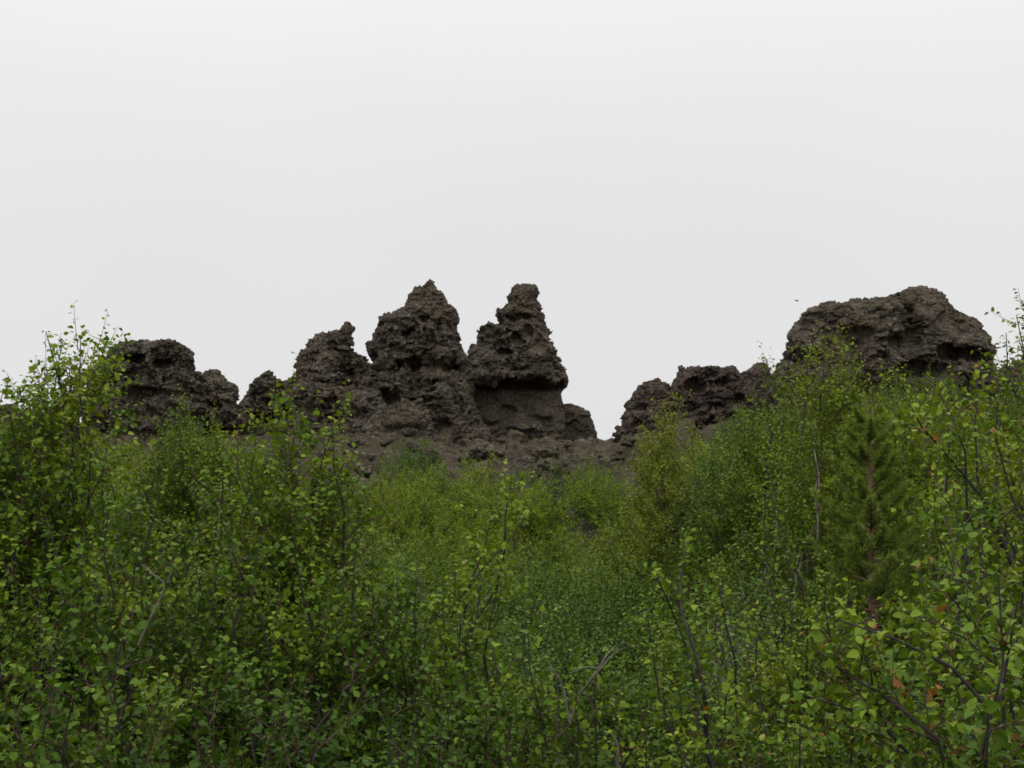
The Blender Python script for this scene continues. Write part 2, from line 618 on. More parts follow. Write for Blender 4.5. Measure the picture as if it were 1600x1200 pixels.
# the two pinnacles in the middle
build_rock('lava_pinnacle', 'tall jagged dark lava pinnacle with a stepped pointed top, left of the twin towers', 58.5,
           [(664, 434), (660, 441), (660, 455), (640, 453), (638, 456), (638, 461), (634, 471), (622, 481), (612, 487), (603, 491), (593, 497), (592, 507), (587, 512), (583, 520), (572, 529),
            (565, 540), (566, 552), (573, 563), (570, 590), (556, 615), (545, 640), (515, 680), (490, 720), (480, 770)],
           [(675, 434), (679, 440), (682, 449), (691, 457), (698, 467), (700, 474), (707, 479), (714, 497), (715, 530), (722, 546), (729, 559), (728, 580), (732, 610), (742, 640), (752, 668), (770, 690), (800, 720), (815, 770)],
           770, 0.62, 2.7, shift=[(438, 0.6), (540, 0.3), (570, 0.4), (600, -0.3), (640, -1.0), (770, -2.6)],
           bands=[(438, 1), (556, 1.0), (572, 0.86), (600, 0.95), (770, 1.0)],
           dents=[(690, 575, 32, 11, 1.1), (650, 600, 12, 34, 0.9), (675, 610, 16, 12, 0.5), (697, 672, 14, 12, 0.9), (600, 625, 12, 8, 0.8), (505, 640, 26, 12, 0.9), (640, 632, 45, 5, 0.6),
                  (612, 580, 14, 8, 0.5), (555, 590, 20, 14, 0.7), (720, 640, 8, 14, 0.5), (575, 655, 12, 8, 0.6), (640, 520, 8, 6, 0.3), (665, 500, 7, 6, 0.3), (625, 545, 12, 5, 0.35), (690, 540, 14, 5, 0.35)],
           smooth=[(430, 1.0), (560, 1.0), (600, 0.8), (700, 0.75)],
           lumps=[(615, 600, 24, 22, -1.9), (635, 662, 42, 22, -2.8), (585, 600, 16, 12, -1.7), (560, 645, 20, 16, -2.7), (690, 630, 26, 30, -2.2), (602, 575, 18, 14, -1.6)], seed=11, cat='lava pinnacle')
build_rock('lava_pinnacle', 'lava pinnacle with a blocky knob top above a smooth overhung wall, right of the twins', 60.5,
           [(808, 443), (799, 449), (795, 455), (793, 459), (788, 463), (791, 468), (792, 473), (783, 481), (777, 489), (775, 497), (777, 504), (772, 508), (758, 516), (748, 525),
            (745, 536), (736, 546), (730, 556), (727, 570), (726, 590), (726, 604), (728, 612), (728, 640), (728, 700), (728, 740)],
           [(815, 444), (836, 446), (841, 452), (843, 459), (839, 465), (840, 471), (845, 477), (846, 487), (852, 494), (854, 506), (859, 517), (865, 530), (867, 549), (869, 557), (878, 561),
            (881, 574), (885, 586), (887, 592), (886, 604), (881, 608), (878, 614), (880, 622), (881, 640), (884, 680), (886, 740)],
           740, 0.78, 2.6, bands=[(446, 1), (470, 1), (484, 0.82), (505, 0.9), (560, 1), (588, 1.06), (594, 1.06), (599, 0.76), (606, 0.38), (628, 0.36), (655, 0.54), (690, 0.90), (740, 0.95)],
           dents=[(808, 497, 20, 7, 0.55), (770, 602, 34, 9, 0.7), (835, 604, 36, 9, 0.7), (810, 530, 12, 7, 0.35), (790, 560, 14, 9, 0.4), (845, 540, 8, 9, 0.25), (825, 520, 6, 8, 0.3), (760, 580, 9, 11, 0.35), (795, 645, 12, 9, 0.35), (850, 648, 16, 9, -0.3), (820, 668, 26, 8, -0.35), (770, 655, 14, 9, -0.3)],
           smooth=[(440, 1.0), (588, 1.0), (600, 0.7), (612, 0.32), (655, 0.34), (690, 0.7)], seed=23, cat='lava pinnacle')
build_rock('leaning_lava_rock', 'leaning lava rock with a beak-like tip pointing up right, beside the tall pinnacle', 57.5,
           [(540, 502), (532, 508), (521, 513), (508, 518), (497, 521), (496, 527), (489, 529), (482, 533), (477, 540), (470, 551), (468, 562), (465, 579), (463, 595), (458, 640), (450, 760)],
           [(547, 502), (551, 509), (553, 516), (550, 520), (551, 525), (549, 534), (545, 541), (547, 546), (551, 553), (558, 558), (568, 562), (577, 568), (590, 600), (610, 640), (620, 760)],
           760, 0.6, 1.9, dents=[(545, 580, 12, 28, 0.8), (520, 545, 8, 14, 0.3), (490, 570, 10, 8, 0.3), (560, 610, 14, 9, 0.6), (505, 605, 12, 9, 0.4)],
           shift=[(506, 0.4), (560, 0.1), (640, -0.6), (760, -1.8)], seed=31, lumps=[(495, 620, 30, 20, -1.5), (535, 625, 22, 18, -1.8)], amp=0.9)
build_rock('low_lava_rock', 'small rounded lava shoulder on the skyline right of the twin pinnacles', 61.5,
           [(880, 634), (872, 640), (866, 680), (866, 730)],
           [(893, 633.5), (908, 640), (920, 648), (925, 657), (929, 672), (932, 690), (945, 730)], 730, 0.7, 1.6, seed=37, smooth=[(600, 0.7), (700, 0.6)])
# left group
build_rock('lava_dome', 'broad flat-topped dark lava dome at the left behind the birch sprigs', 57.0,
           [(225, 534), (205, 537), (192, 543), (180, 552), (165, 572), (150, 590), (144, 605), (142, 630), (138, 680), (132, 760)],
           [(255, 532.5), (270, 536), (282, 540), (292, 544), (299, 552), (301, 566), (300, 582), (308, 592), (318, 610), (320, 650), (318, 700), (320, 760)],
           760, 0.7, 2.6, bands=[(530, 1.0), (640, 1.0), (668, 0.9), (684, 0.6), (700, 0.55), (760, 0.7)],
           dents=[(215, 565, 18, 6, 0.5), (240, 620, 34, 8, 0.5), (180, 600, 14, 9, 0.5), (275, 640, 16, 9, 0.4), (230, 650, 30, 7, 0.5), (265, 570, 12, 5, 0.3)], seed=41, wide=4, cat='lava dome')
build_rock('lava_rock', 'rounded knobby lava rock above a dark cave, just right of the left dome', 57.5,
           [(328, 577), (316, 581), (312, 588), (303, 598), (296, 640), (292, 664), (300, 680), (290, 760)],
           [(342, 577), (347, 583), (360, 594), (370, 601), (375, 612), (376, 622), (373, 630), (385, 645), (396, 660), (392, 676), (385, 760)],
           760, 0.75, 2.2, bands=[(577, 1), (654, 1.0), (666, 0.55), (690, 0.45), (720, 0.6), (760, 0.8)],
           dents=[(330, 640, 18, 10, 0.6), (355, 655, 20, 8, 0.5), (330, 676, 34, 12, 0.9)], seed=47)
build_rock('lava_rock', 'small peaked lava rock in the gap left of the leaning rock', 59.5,
           [(418, 580), (410, 583), (398, 594), (391, 605), (388, 620), (376, 628), (372, 650), (366, 700), (360, 760)],
           [(423, 579), (429, 586), (435, 595), (438, 602), (443, 600), (456, 598), (464, 603), (476, 640), (484, 700), (490, 760)],
           760, 0.65, 1.9, dents=[(400, 660, 24, 10, 1.0), (430, 630, 12, 8, 0.4), (455, 640, 10, 12, 0.5)], seed=53)
build_rock('low_lava_rock', 'low lava ridge at the far left edge behind the bushes', 56.0,
           [(10, 632), (-30, 634), (-60, 640), (-90, 660), (-110, 760)],
           [(28, 633), (60, 642), (110, 655), (140, 670), (160, 760)], 760, 0.35, 2.0, seed=57)
# right group
build_rock('lava_rock', 'reddish lava shoulder with a stepped edge at the right side of the sky gap', 56.0,
           [(1022, 596), (1010, 600), (1006, 606), (994, 615), (981, 627), (980, 636), (983, 643), (979, 651), (980, 662), (974, 672), (962, 681), (955, 700), (945, 760)],
           [(1027, 595), (1029, 601), (1041, 602), (1044, 612), (1060, 640), (1075, 680), (1080, 760)], 760, 0.65, 2.0, seed=61, wide=4, mat=ROCK_RED, amp=0.85,
           dents=[(1000, 640, 10, 6, 0.3), (995, 665, 10, 5, 0.3)])
build_rock('lava_rock', 'knobbly rounded lava rock with a toothed top, behind the yellow-green birch', 58.0,
           [(1066, 577), (1061, 585), (1056, 591), (1049, 606), (1044, 630), (1038, 660), (1034, 700), (1030, 760)],
           [(1071, 577), (1084, 577), (1096, 574), (1117, 573), (1123, 571), (1128, 577), (1142, 578), (1147, 585), (1154, 600), (1166, 640), (1172, 700), (1176, 760)],
           760, 0.7, 2.5, seed=67, wide=6, mat=ROCK_RED,
           dents=[(1080, 605, 12, 9, 0.5), (1110, 640, 14, 6, 0.5), (1150, 628, 9, 9, 0.5), (1075, 640, 12, 8, 0.5), (1125, 600, 9, 6, 0.3), (1100, 660, 16, 6, 0.4)])
build_rock('lava_rock', 'small pointed lava rock showing above the leaves left of the large right-hand block', 60.0,
           [(1184, 566), (1177, 571), (1170, 577), (1155, 582), (1150, 600), (1145, 640), (1140, 740)],
           [(1192, 566), (1196, 569), (1200, 577), (1205, 589), (1207, 600), (1215, 640), (1220, 740)], 740, 0.7, 1.8, seed=71, wide=1, mat=ROCK_RED)
build_rock('lava_block', 'huge broad lava block with a humped top at the right of the skyline', 54.0,
           [(1420, 452), (1410, 455), (1400, 461), (1388, 463), (1378, 468), (1360, 474), (1338, 477), (1310, 481.5), (1272, 484), (1265, 490), (1254, 493), (1252, 501), (1244, 502), (1243, 513), (1236, 516),
            (1232, 530), (1233, 546), (1236, 560), (1232, 568), (1224, 573), (1215, 583), (1208, 592), (1205, 640), (1200, 720), (1195, 800)],
           [(1442, 452), (1455, 456), (1470, 461), (1474, 471), (1478, 480), (1487, 487), (1500, 497), (1517, 507), (1527, 518), (1532, 530), (1539, 538), (1544, 548), (1546, 560), (1545, 580), (1546, 600), (1550, 640), (1550, 700), (1550, 800)],
           800, 0.6, 3.0, vox=0.05, wide=3, seed=79, cat='lava block', amp=0.72,
           bands=[(452, 1), (560, 1), (590, 0.96), (610, 0.85), (640, 0.75), (800, 0.9)],
           dents=[(1404, 510, 13, 42, 1.2), (1420, 488, 14, 12, 0.6), (1270, 520, 26, 26, 0.6), (1500, 563, 30, 10, 0.9), (1250, 575, 20, 14, 0.6), (1460, 560, 20, 8, 0.6), (1380, 545, 16, 12, 0.6), (1440, 590, 20, 10, 0.5),
                  (1320, 535, 22, 12, 0.35), (1400, 590, 22, 12, 0.5)],
           smooth=[(440, 0.8), (520, 0.75), (560, 0.9), (800, 0.9)])
build_rock('low_lava_rock', 'lava outcrop at the right edge behind the tall birch sprigs', 50.0,
           [(1600, 560), (1588, 570), (1575, 578), (1562, 588), (1545, 600), (1530, 640), (1520, 720)],
           [(1625, 556), (1650, 566), (1670, 600), (1680, 640), (1690, 720)], 720, 0.7, 2.0, seed=83, mat=ROCK_RED)

# rubble blocks lying on the scree, each one a rock of its own
rng = np.random.default_rng(5)


def boulder_mesh(seed, n=30):
    r = np.random.default_rng(seed)
    u = np.linspace(0, math.pi, n)
    t2 = np.linspace(0, 2 * math.pi, 2 * n, endpoint=False)
    U, T = np.meshgrid(u, t2, indexing='ij')
    v = np.stack([np.sin(U) * np.cos(T), np.sin(U) * np.sin(T), np.cos(U)], -1).reshape(-1, 3)
    # clip the ball by random planes for broken faces
    for k in range(9):
        nrm = r.normal(size=3)
        nrm /= np.linalg.norm(nrm)
        h = r.uniform(0.55, 0.85)
        over = np.clip(v @ nrm - h, 0, None)
        v = v - over[:, None] * nrm
    v = v * (1 + 0.14 * fbm(v * 2.2, seed, 3) + 0.22 * facets(v * 2.6, seed, 0.7) + 0.12 * facets(v * 6.0, seed + 1, 0.7))[:, None]
    v[:n * 0 + 2 * n] = v[:2 * n].mean(0)
    v[-2 * n:] = v[-2 * n:].mean(0)
    li = np.arange(n * 2 * n).reshape(n, 2 * n)
    ln = np.roll(li, -1, 1)
    q = np.stack([li[:-1], li[1:], ln[1:], ln[:-1]], -1).reshape(-1, 4)
    return mesh_from('boulder', v * np.array([1, 0.85, 0.75]), q.ravel(), np.full(len(q), 4), False)


BM = []
for k in range(6):
    for mt in (ROCK, ROCK_LICHEN):
        b = boulder_mesh(100 + k)
        b.materials.append(mt)
        BM.append(b)


def ray_ground(px, py):
    a, b = P(px, py, 1.0), EYE
    d = a - b
    for y in np.arange(20, 62, 0.1):
        p = b + d * y
        if p[2] < float(terrain(p[0], p[1])[0]):
            return p
    return b + d * 56


def boulder(px, py, rpx, label, group=None, lichen=False):
    p = ray_ground(px, py)
    k = int(rng.integers(0, 6)) * 2 + (1 if lichen else 0)
    o = link('boulder', BM[k], None)
    s = 0.95 * rpx * p[1] / FPX
    o.location = (p[0], p[1], surface(p[0], p[1]) + s * 0.45)
    o.rotation_euler = tuple(rng.uniform(-0.5, 0.5, 2)) + (rng.uniform(0, 6.28),)
    o.scale = (s * rng.uniform(0.9, 1.25), s, s * rng.uniform(0.8, 1.15))
    tag(o, label, 'boulder', group)
    return o


boulder(526, 738, 24, 'largest loose lava boulder, grey topped, at the upper edge of the left thicket')
boulder(757, 668, 17, 'lichen-spotted boulder leaning against the foot of the smooth overhung wall', None, True)
boulder(775, 655, 12, 'upper boulder of the pale pile between the two pinnacles', None, True)
boulder(737, 700, 20, 'pale lichen-covered boulder in the rubble below the tall pinnacle', None, True)
boulder(800, 705, 12, 'small pale slab of rock lying below the gap between the pinnacles', None, True)
boulder(850, 740, 14, 'dark round boulder at the upper edge of the middle thicket, below the smooth wall')
boulder(1435, 640, 24, 'grey lichen-covered boulder below the huge right-hand block', None, True)
boulder(1500, 655, 20, 'pale slab boulder between the birches at the right edge of the huge block', None, True)
boulder(1085, 805, 18, 'pointed brown boulder poking out of the thicket above the dark-stemmed sapling')
boulder(1120, 880, 26, 'dark brown boulder half hidden under leaves right of the dark-stemmed sapling')
for k in range(235):
    px, py = rng.uniform(440, 1010), rng.uniform(680, 770)
    if py > 745 and px > 900:
        continue
    boulder(px, py, rng.choice([4, 6, 8, 11, 15, 22], p=[.2, .24, .22, .17, .11, .06]), 'dark lava rubble block on the scree below the twin pinnacles', 'rubble blocks on the scree', bool(rng.random() < 0.22))
for k in range(26):
    boulder(rng.uniform(1340, 1560), rng.uniform(630, 740), rng.choice([4, 6, 9, 13]), 'lava rubble block on the slope below the huge right-hand block', 'rubble blocks at the right', bool(rng.random() < 0.5))


# ------------------------------------------------------------------ plants
def tubes(paths, radii, sides):
    """paths (n, m, 3), radii (n, m) -> verts, loops, sizes"""
    paths = np.asarray(paths, float)
    n, m, _ = paths.shape
    tan = np.gradient(paths, axis=1)
    tan /= np.linalg.norm(tan, axis=2, keepdims=True) + 1e-9
    ref = np.where(np.abs(tan[..., 2:3]) > 0.9, np.array([1.0, 0, 0]), np.array([0, 0, 1.0]))
    a = np.cross(tan, ref)
    a /= np.linalg.norm(a, axis=2, keepdims=True) + 1e-9
    b = np.cross(tan, a)
    th = np.linspace(0, 2 * math.pi, sides, endpoint=False)
    v = paths[:, :, None, :] + np.asarray(radii)[:, :, None, None] * (a[:, :, None, :] * np.cos(th)[None, None, :, None] + b[:, :, None, :] * np.sin(th)[None, None, :, None])
    idx = np.arange(n * m * sides).reshape(n, m, sides)
    nx = np.roll(idx, -1, 2)
    q = np.stack([idx[:, :-1], nx[:, :-1], nx[:, 1:], idx[:, 1:]], -1).reshape(-1, 4)
    return v.reshape(-1, 3), q


def join_tubes(parts):
    vs, qs, base = [], [], 0
    for v, q in parts:
        vs.append(v)
        qs.append(q + base)
        base += len(v)
    v, q = np.concatenate(vs), np.concatenate(qs)
    return v, q.ravel(), np.full(len(q), 4)


LEAF_HI = (np.array([[0, 0, 0], [.38, 0, -.03], [.72, 0, -.08], [1, 0, -.22], [.10, .20, .06], [.36, .37, .10], [.70, .25, .01], [.10, -.20, .06], [.36, -.37, .10], [.70, -.25, .01]]),
           [(0, 1, 5, 4), (1, 2, 6, 5), (2, 3, 6), (0, 7, 8, 1), (1, 8, 9, 2), (2, 9, 3)])
LEAF_MID = (np.array([[0, 0, 0], [1, 0, -.1], [.25, .34, .05], [.68, .30, .02], [.25, -.34, .05], [.68, -.30, .02]]),
            [(0, 1, 3, 2), (0, 4, 5, 1)])
LEAF_LO = (np.array([[0, 0, 0], [.42, .37, .06], [1, 0, -.08], [.42, -.37, .06]]), [(0, 2, 1), (0, 3, 2)])
LEAF_NARROW = (np.array([[0, 0, 0], [.45, .14, .03], [1, 0, -.06], [.45, -.14, .03]]), [(0, 2, 1), (0, 3, 2)])


def leaf_mesh(name, pos, d, nrm, size, tint, tpl, mat, rng):
    tv, tf = tpl
    n = len(pos)
    side = np.cross(nrm, d)
    wd = rng.uniform(0.88, 1.22, n)
    v = (pos[:, None, :] + size[:, None, None] * (tv[None, :, 0:1] * d[:, None, :] + tv[None, :, 1:2] * side[:, None, :] * wd[:, None, None] + tv[None, :, 2:3] * nrm[:, None, :]))
    k = len(tv)
    fl = np.concatenate([np.array(f) for f in tf])
    sz = np.array([len(f) for f in tf])
    loops = (np.arange(n)[:, None] * k + fl[None, :]).ravel()
    sizes = np.tile(sz, n)
    me = mesh_from(name, v.reshape(-1, 3), loops, sizes, True, {'tint': np.repeat(tint, k)})
    me.materials.append(mat)
    return me


def unit(v):
    return v / (np.linalg.norm(v, axis=-1, keepdims=True) + 1e-9)


UP = np.array([0, 0, 1.0])


def grow(rng, root, tips, bl=0.66, spacing=0.042, twig_sp=0.019, twig_len=0.15, leaf=0.0265, leaf_sp=0.0145, start=0.2, bow=0.35, wob=0.06, stem_r=0.0115, tpl=LEAF_HI, foot=0.22,
         mats=(BARK, TWIG, LEAF), rust=0.0, twig_tubes=True, up_bias=0.85, gap=0.52, stem_mid=None, tint0=0.30):
    """A multi-stemmed birch: stems from the root to each tip, branches, twigs and leaves.
    All coordinates are relative to the root. Returns dict of meshes."""
    ts = np.linspace(0, 1, 14)
    stems, b0, bd, bL, bs = [], [], [], [], []
    LP, LT, LS = [], [], []          # leaf position, axis tangent, tip share
    for ti, tip in enumerate(tips):
        tip = np.asarray(tip, float) - root
        H = np.linalg.norm(tip)
        off = np.array([rng.normal(0, foot), rng.normal(0, foot * 0.7), 0.0])
        if stem_mid and stem_mid.get(ti) is not None:
            way = [np.zeros(3)] + [np.asarray(q, float) - root for q in stem_mid[ti]] + [tip]
            way = np.array(way)
            cl = np.concatenate([[0], np.cumsum(np.linalg.norm(np.diff(way, axis=0), axis=1))])
            cl /= cl[-1]
            pts = np.stack([np.interp(ts, cl, way[:, i]) for i in range(3)], 1)
            pts[1:-1] = 0.5 * pts[1:-1] + 0.25 * (pts[:-2] + pts[2:])
        else:
            ctrl = np.array([tip[0] * (1 - bow) * 0.9, tip[1] * (1 - bow) * 0.9, tip[2] * 0.45]) if bow >= 0 else np.array([tip[0] * 0.5, tip[1] * 0.5, tip[2] * 0.8])
            pts = ((1 - ts) ** 2)[:, None] * 0 + (2 * ts * (1 - ts))[:, None] * ctrl + (ts ** 2)[:, None] * tip
            pts = pts + ((1 - ts) ** 1.5)[:, None] * off
        ph = rng.uniform(0, 6.28, 6)
        amp = wob * H * np.sin(ts * math.pi)
        pts[:, 0] += amp * (np.sin(ts * 7 + ph[0]) + 0.5 * np.sin(ts * 15 + ph[1]))
        pts[:, 1] += amp * (np.sin(ts * 7 + ph[2]) + 0.5 * np.sin(ts * 15 + ph[3]))
        rad = stem_r * (H / 2.2) * (1 - ts) ** 0.8 * rng.uniform(0.75, 1.15) + 0.0016
        stems.append((pts, rad))
        nb = max(3, int(H * (1 - start) / spacing))
        s = np.sort(np.clip(start + (1 - start) * (np.arange(nb) + rng.uniform(-.4, .4, nb)) / nb, 0.05, 0.985))
        p = np.stack([np.interp(s, ts, pts[:, i]) for i in range(3)], 1)
        tg = unit(np.stack([np.interp(s, ts, np.gradient(pts[:, i])) for i in range(3)], 1))
        az = np.arange(nb) * 2.4 + rng.uniform(0, 6.28) + rng.normal(0, .4, nb)
        rad_d = np.stack([np.cos(az), np.sin(az), np.zeros(nb)], 1)
        open_ = rng.uniform(0.6, 1.1, nb) * (1.05 - 0.35 * s)
        d = unit(tg * 0.42 + rad_d * open_[:, None] + UP * 0.10)
        L = bl * (H / 2.2) ** 0.5 * np.clip(1.0 - s, 0.03, 1) ** 0.85 * rng.uniform(0.45, 1.2, nb)
        keep = rng.random(nb) > gap
        b0.append(p[keep])
        bd.append(d[keep])
        bL.append(L[keep])
        bs.append(s[keep])
        # leaves straight on the upper stem
        sl_ = np.arange(1 - 0.30 / H, 1.0, leaf_sp * 0.9 / H)
        LP.append(np.stack([np.interp(sl_, ts, pts[:, i]) for i in range(3)], 1))
        LT.append(unit(np.stack([np.interp(sl_, ts, np.gradient(pts[:, i])) for i in range(3)], 1)))
        LS.append(0.75 + 0.25 * (sl_ - sl_[0]) / (1 - sl_[0] + 1e-6))
        # the leaf pair at the very tip
        LP.append(np.repeat(pts[-1:], 2, 0))
        LT.append(np.repeat(unit((pts[-1] - pts[-2])[None]), 2, 0))
        LS.append(np.ones(2))
    b0, bd, bL, bs = np.concatenate(b0), np.concatenate(bd), np.concatenate(bL), np.concatenate(bs)
    curv = rng.uniform(0.05, 0.35, len(b0))

    def bp(i, s):
        return b0[i] + bd[i] * (bL[i] * s)[:, None] + UP * (bL[i] * curv[i] * s * s)[:, None]

    def bt(i, s):
        return unit(bd[i] + UP * (2 * curv[i] * s)[:, None])
    fresh = rng.normal(0, 0.11, len(b0))
    LF = [np.zeros(len(np.concatenate(LP)))]
    # leaves on branches
    nl = np.maximum(2, (bL / leaf_sp * 0.75).astype(int))
    i = np.repeat(np.arange(len(b0)), nl)
    s = rng.uniform(0.25, 1.0, len(i))
    s[np.cumsum(nl) - 1] = 1.0
    LP.append(bp(i, s))
    LT.append(bt(i, s))
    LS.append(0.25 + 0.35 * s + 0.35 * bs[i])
    LF.append(fresh[i])
    # twigs
    ntw = np.maximum(1, (bL / twig_sp).astype(int))
    i = np.repeat(np.arange(len(b0)), ntw)
    s = 0.22 + 0.76 * rng.random(len(i)) ** 0.6
    t0 = bp(i, s)
    tt = bt(i, s)
    rnd = unit(rng.normal(size=(len(i), 3)))
    sd = unit(np.cross(tt, rnd))
    td = unit(tt * 0.8 + sd * rng.uniform(0.5, 1.1, len(i))[:, None] + UP * 0.15)
    tL = twig_len * rng.uniform(0.35, 1.35, len(i)) * (1.1 - 0.4 * s)
    tcur = rng.uniform(0, 0.3, len(i))
    nl = np.maximum(2, (tL / leaf_sp).astype(int) + 1)
    j = np.repeat(np.arange(len(i)), nl)
    cum = np.concatenate([[0], np.cumsum(nl)[:-1]])
    k = np.arange(len(j)) - cum[j]
    u = np.clip((k + 1) / nl[j], 0, 1)
    LP.append(t0[j] + td[j] * (tL[j] * u)[:, None] + UP * (tL[j] * tcur[j] * u * u)[:, None])
    LT.append(unit(td[j] + UP * (2 * tcur[j] * u)[:, None]))
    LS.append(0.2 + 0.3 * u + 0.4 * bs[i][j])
    LF.append(fresh[i][j])
    pos, tan, sh = np.concatenate(LP), np.concatenate(LT), np.concatenate(LS)
    n = len(pos)
    rs = unit(np.cross(tan, unit(rng.normal(size=(n, 3)))))
    d = unit(tan * rng.uniform(0.15, 0.8, n)[:, None] + rs * rng.uniform(0.6, 1.1, n)[:, None] - UP * rng.uniform(-0.1, 0.45, n)[:, None])
    n0 = UP * up_bias + rng.normal(size=(n, 3)) * 0.5
    nrm = unit(n0 - d * np.sum(n0 * d, 1)[:, None])
    size = leaf * rng.uniform(0.55, 1.15, n) * (1.0 - 0.25 * np.clip(sh - 0.6, 0, 1))
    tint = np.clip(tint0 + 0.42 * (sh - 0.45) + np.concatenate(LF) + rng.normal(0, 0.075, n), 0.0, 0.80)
    if rust > 0:
        tint = np.where(rng.random(n) < rust * 0.22, 0.99, tint)
        tint = np.where(rng.random(n) < rust, 0.86, tint)
    pos = pos + rs * 0.008
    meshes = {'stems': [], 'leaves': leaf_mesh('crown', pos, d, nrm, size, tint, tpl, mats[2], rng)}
    for pts, rad in stems:
        v, q = tubes(pts[None], rad[None], 7 if tpl is LEAF_HI else 5)
        meshes['stems'].append((v, q))
    if twig_tubes:
        us = np.linspace(0, 1, 5)
        ib = np.arange(len(b0))
        paths = np.stack([bp(ib, np.full(len(ib), x)) for x in us], 1)
        rb = (0.0010 + (0.006 if tpl is LEAF_HI else 0.004) * np.clip(bL / 0.5, 0.15, 1.2))[:, None] * (1 - 0.8 * us)[None] + 0.0007
        parts = [tubes(paths, rb, 4)]
        us = np.linspace(0, 1, 3)
        paths = np.stack([t0 + td * (tL * x)[:, None] + UP * (tL * tcur * x * x)[:, None] for x in us], 1)
        parts.append(tubes(paths, np.tile((0.0016 if tpl is LEAF_HI else 0.0009) * (1 - 0.6 * us), (len(t0), 1)), 3))
        v, l, sz = join_tubes(parts)
        m = mesh_from('twigs', v, l, sz)
        m.materials.append(mats[1])
        meshes['twigs'] = m
    else:
        us = np.linspace(0, 1, 3)
        big = np.argsort(-bL)[:len(bL) // 3]
        paths = np.stack([bp(big, np.full(len(big), x)) for x in us], 1)
        v, q = tubes(paths, np.tile(0.005 * (1 - 0.7 * us), (len(big), 1)), 3)
        m = mesh_from('twigs', v, q.ravel(), np.full(len(q), 4))
        m.materials.append(mats[1])
        meshes['twigs'] = m
    return meshes


def assemble(name, root, meshes, bark, label, cat, group=None, split_stems=True):
    e = empty(name, tuple(root))
    tag(e, label, cat, group)
    if split_stems:
        for v, q in meshes['stems']:
            m = mesh_from('stem', v, q.ravel(), np.full(len(q), 4))
            link('stem', m, bark, e)
    else:
        v, l, sz = join_tubes(meshes['stems'])
        link('trunk', mesh_from('trunk', v, l, sz), bark, e)
    link('twigs', meshes['twigs'], None, e)
    link('crown', meshes['leaves'], None, e)
    return e


def root_at(px, Y):
    x = (px - 800) / FPX * Y / math.cos(PITCH)
    return np.array([x, Y, float(terrain(x, Y)[0]) - 0.03])


def near_birch(seed, px, Y, tips, label, spread=0.25, mids=None, **kw):
    r = np.random.default_rng(seed)
    root = root_at(px, Y)
    tp, sm = [], {}
    for k, t in enumerate(tips):
        yy = Y + (t[2] if len(t) > 2 else r.uniform(-spread, spread))
        tp.append(P(t[0], t[1], yy))
        if mids and k in mids:
            sm[k] = [P(a, b, Y + c) for a, b, c in mids[k]]
    m = grow(r, root, tp, stem_mid=sm or None, **kw)
    return assemble('birch_shrub', root, m, kw.get('mats', (BARK,))[0], label, 'birch shrub')


# the foreground birches, from the left; shade painted into some lower ones' tint
near_birch(1, -5, 5.2, [(72, 518), (98, 532), (126, 526), (149, 536), (168, 530), (190, 570), (75, 580), (120, 585), (100, 560), (150, 570), (60, 620), (20, 700)],
           'tall birch shrub at the left with thin leafy shoots against the sky', 0.2, tint0=0.36,
           mids={0: [(20, 900, 0), (62, 720, 0), (95, 620, 0), (82, 540, 0)], 4: [(70, 720, .1), (128, 625, .1), (160, 560, .1)], 5: [(62, 760, -.1), (115, 690, -.1), (170, 610, -.1)]}, bl=0.48, gap=0.2)
near_birch(2, -70, 5.0, [(4, 615), (14, 640), (40, 668), (70, 690), (-30, 640), (90, 760), (30, 760)], 'birch shrub cut by the left picture edge, shoots just above the far ridge', tint0=0.36)
near_birch(3, 440, 5.6, [(372, 668), (400, 690), (428, 628), (455, 600), (520, 655), (548, 632), (500, 720), (350, 740), (545, 720)],
           'birch shrub with yellow-green shoots reaching up in front of the leaning rock', 0.2, tint0=0.40,
           mids={3: [(440, 900, 0), (445, 740, 0), (452, 660, 0)], 5: [(470, 850, 0), (500, 730, 0), (530, 680, 0)]}, bl=0.54, gap=0.12)
near_birch(4, 250, 5.9, [(180, 610), (160, 690), (215, 705), (255, 735), (300, 728), (345, 735), (320, 790), (200, 780)], 'birch shrub right of the tall left shrub, below the left dome', tint0=0.38)
near_birch(5, 120, 4.6, [(20, 830), (70, 800), (120, 830), (170, 790), (215, 850), (250, 870), (60, 900), (150, 900)], 'green birch shrub in the lower left with dark slanting stems', tint0=0.22)  # leaf tint lowered somewhat to paint in shade
near_birch(6, 400, 4.7, [(300, 860), (350, 820), (410, 830), (460, 790), (520, 850), (560, 820), (440, 900), (330, 930)], 'birch shrub in front of the left thicket with pale bare stems showing', tint0=0.22)  # some shade put into the leaf tint
near_birch(7, 690, 5.3, [(800, 748), (832, 792), (770, 800), (742, 850), (712, 890), (790, 850), (690, 940), (840, 930)],
           'slender birch sprig standing up alone in the middle of the picture', 0.15, mids={0: [(722, 1000, 0), (735, 910, 0), (760, 840, 0), (790, 790, 0)], 1: [(730, 960, .05), (790, 840, .05)]}, bl=0.34, gap=0.35)
near_birch(8, 590, 4.9, [(540, 890), (575, 880), (620, 905), (655, 885), (680, 930), (600, 950), (720, 960), (510, 930)], 'birch shrub left of the lone middle sprig, level with its lower leaves', tint0=0.22)  # leaf tint darkened a little, painted shade
near_birch(9, 860, 4.5, [(770, 1010), (825, 990), (862, 1030), (900, 1045), (940, 1015), (975, 1060), (830, 1070), (1010, 1090)], 'low birch shrub at the bottom centre with sprays around a bare grey branch')
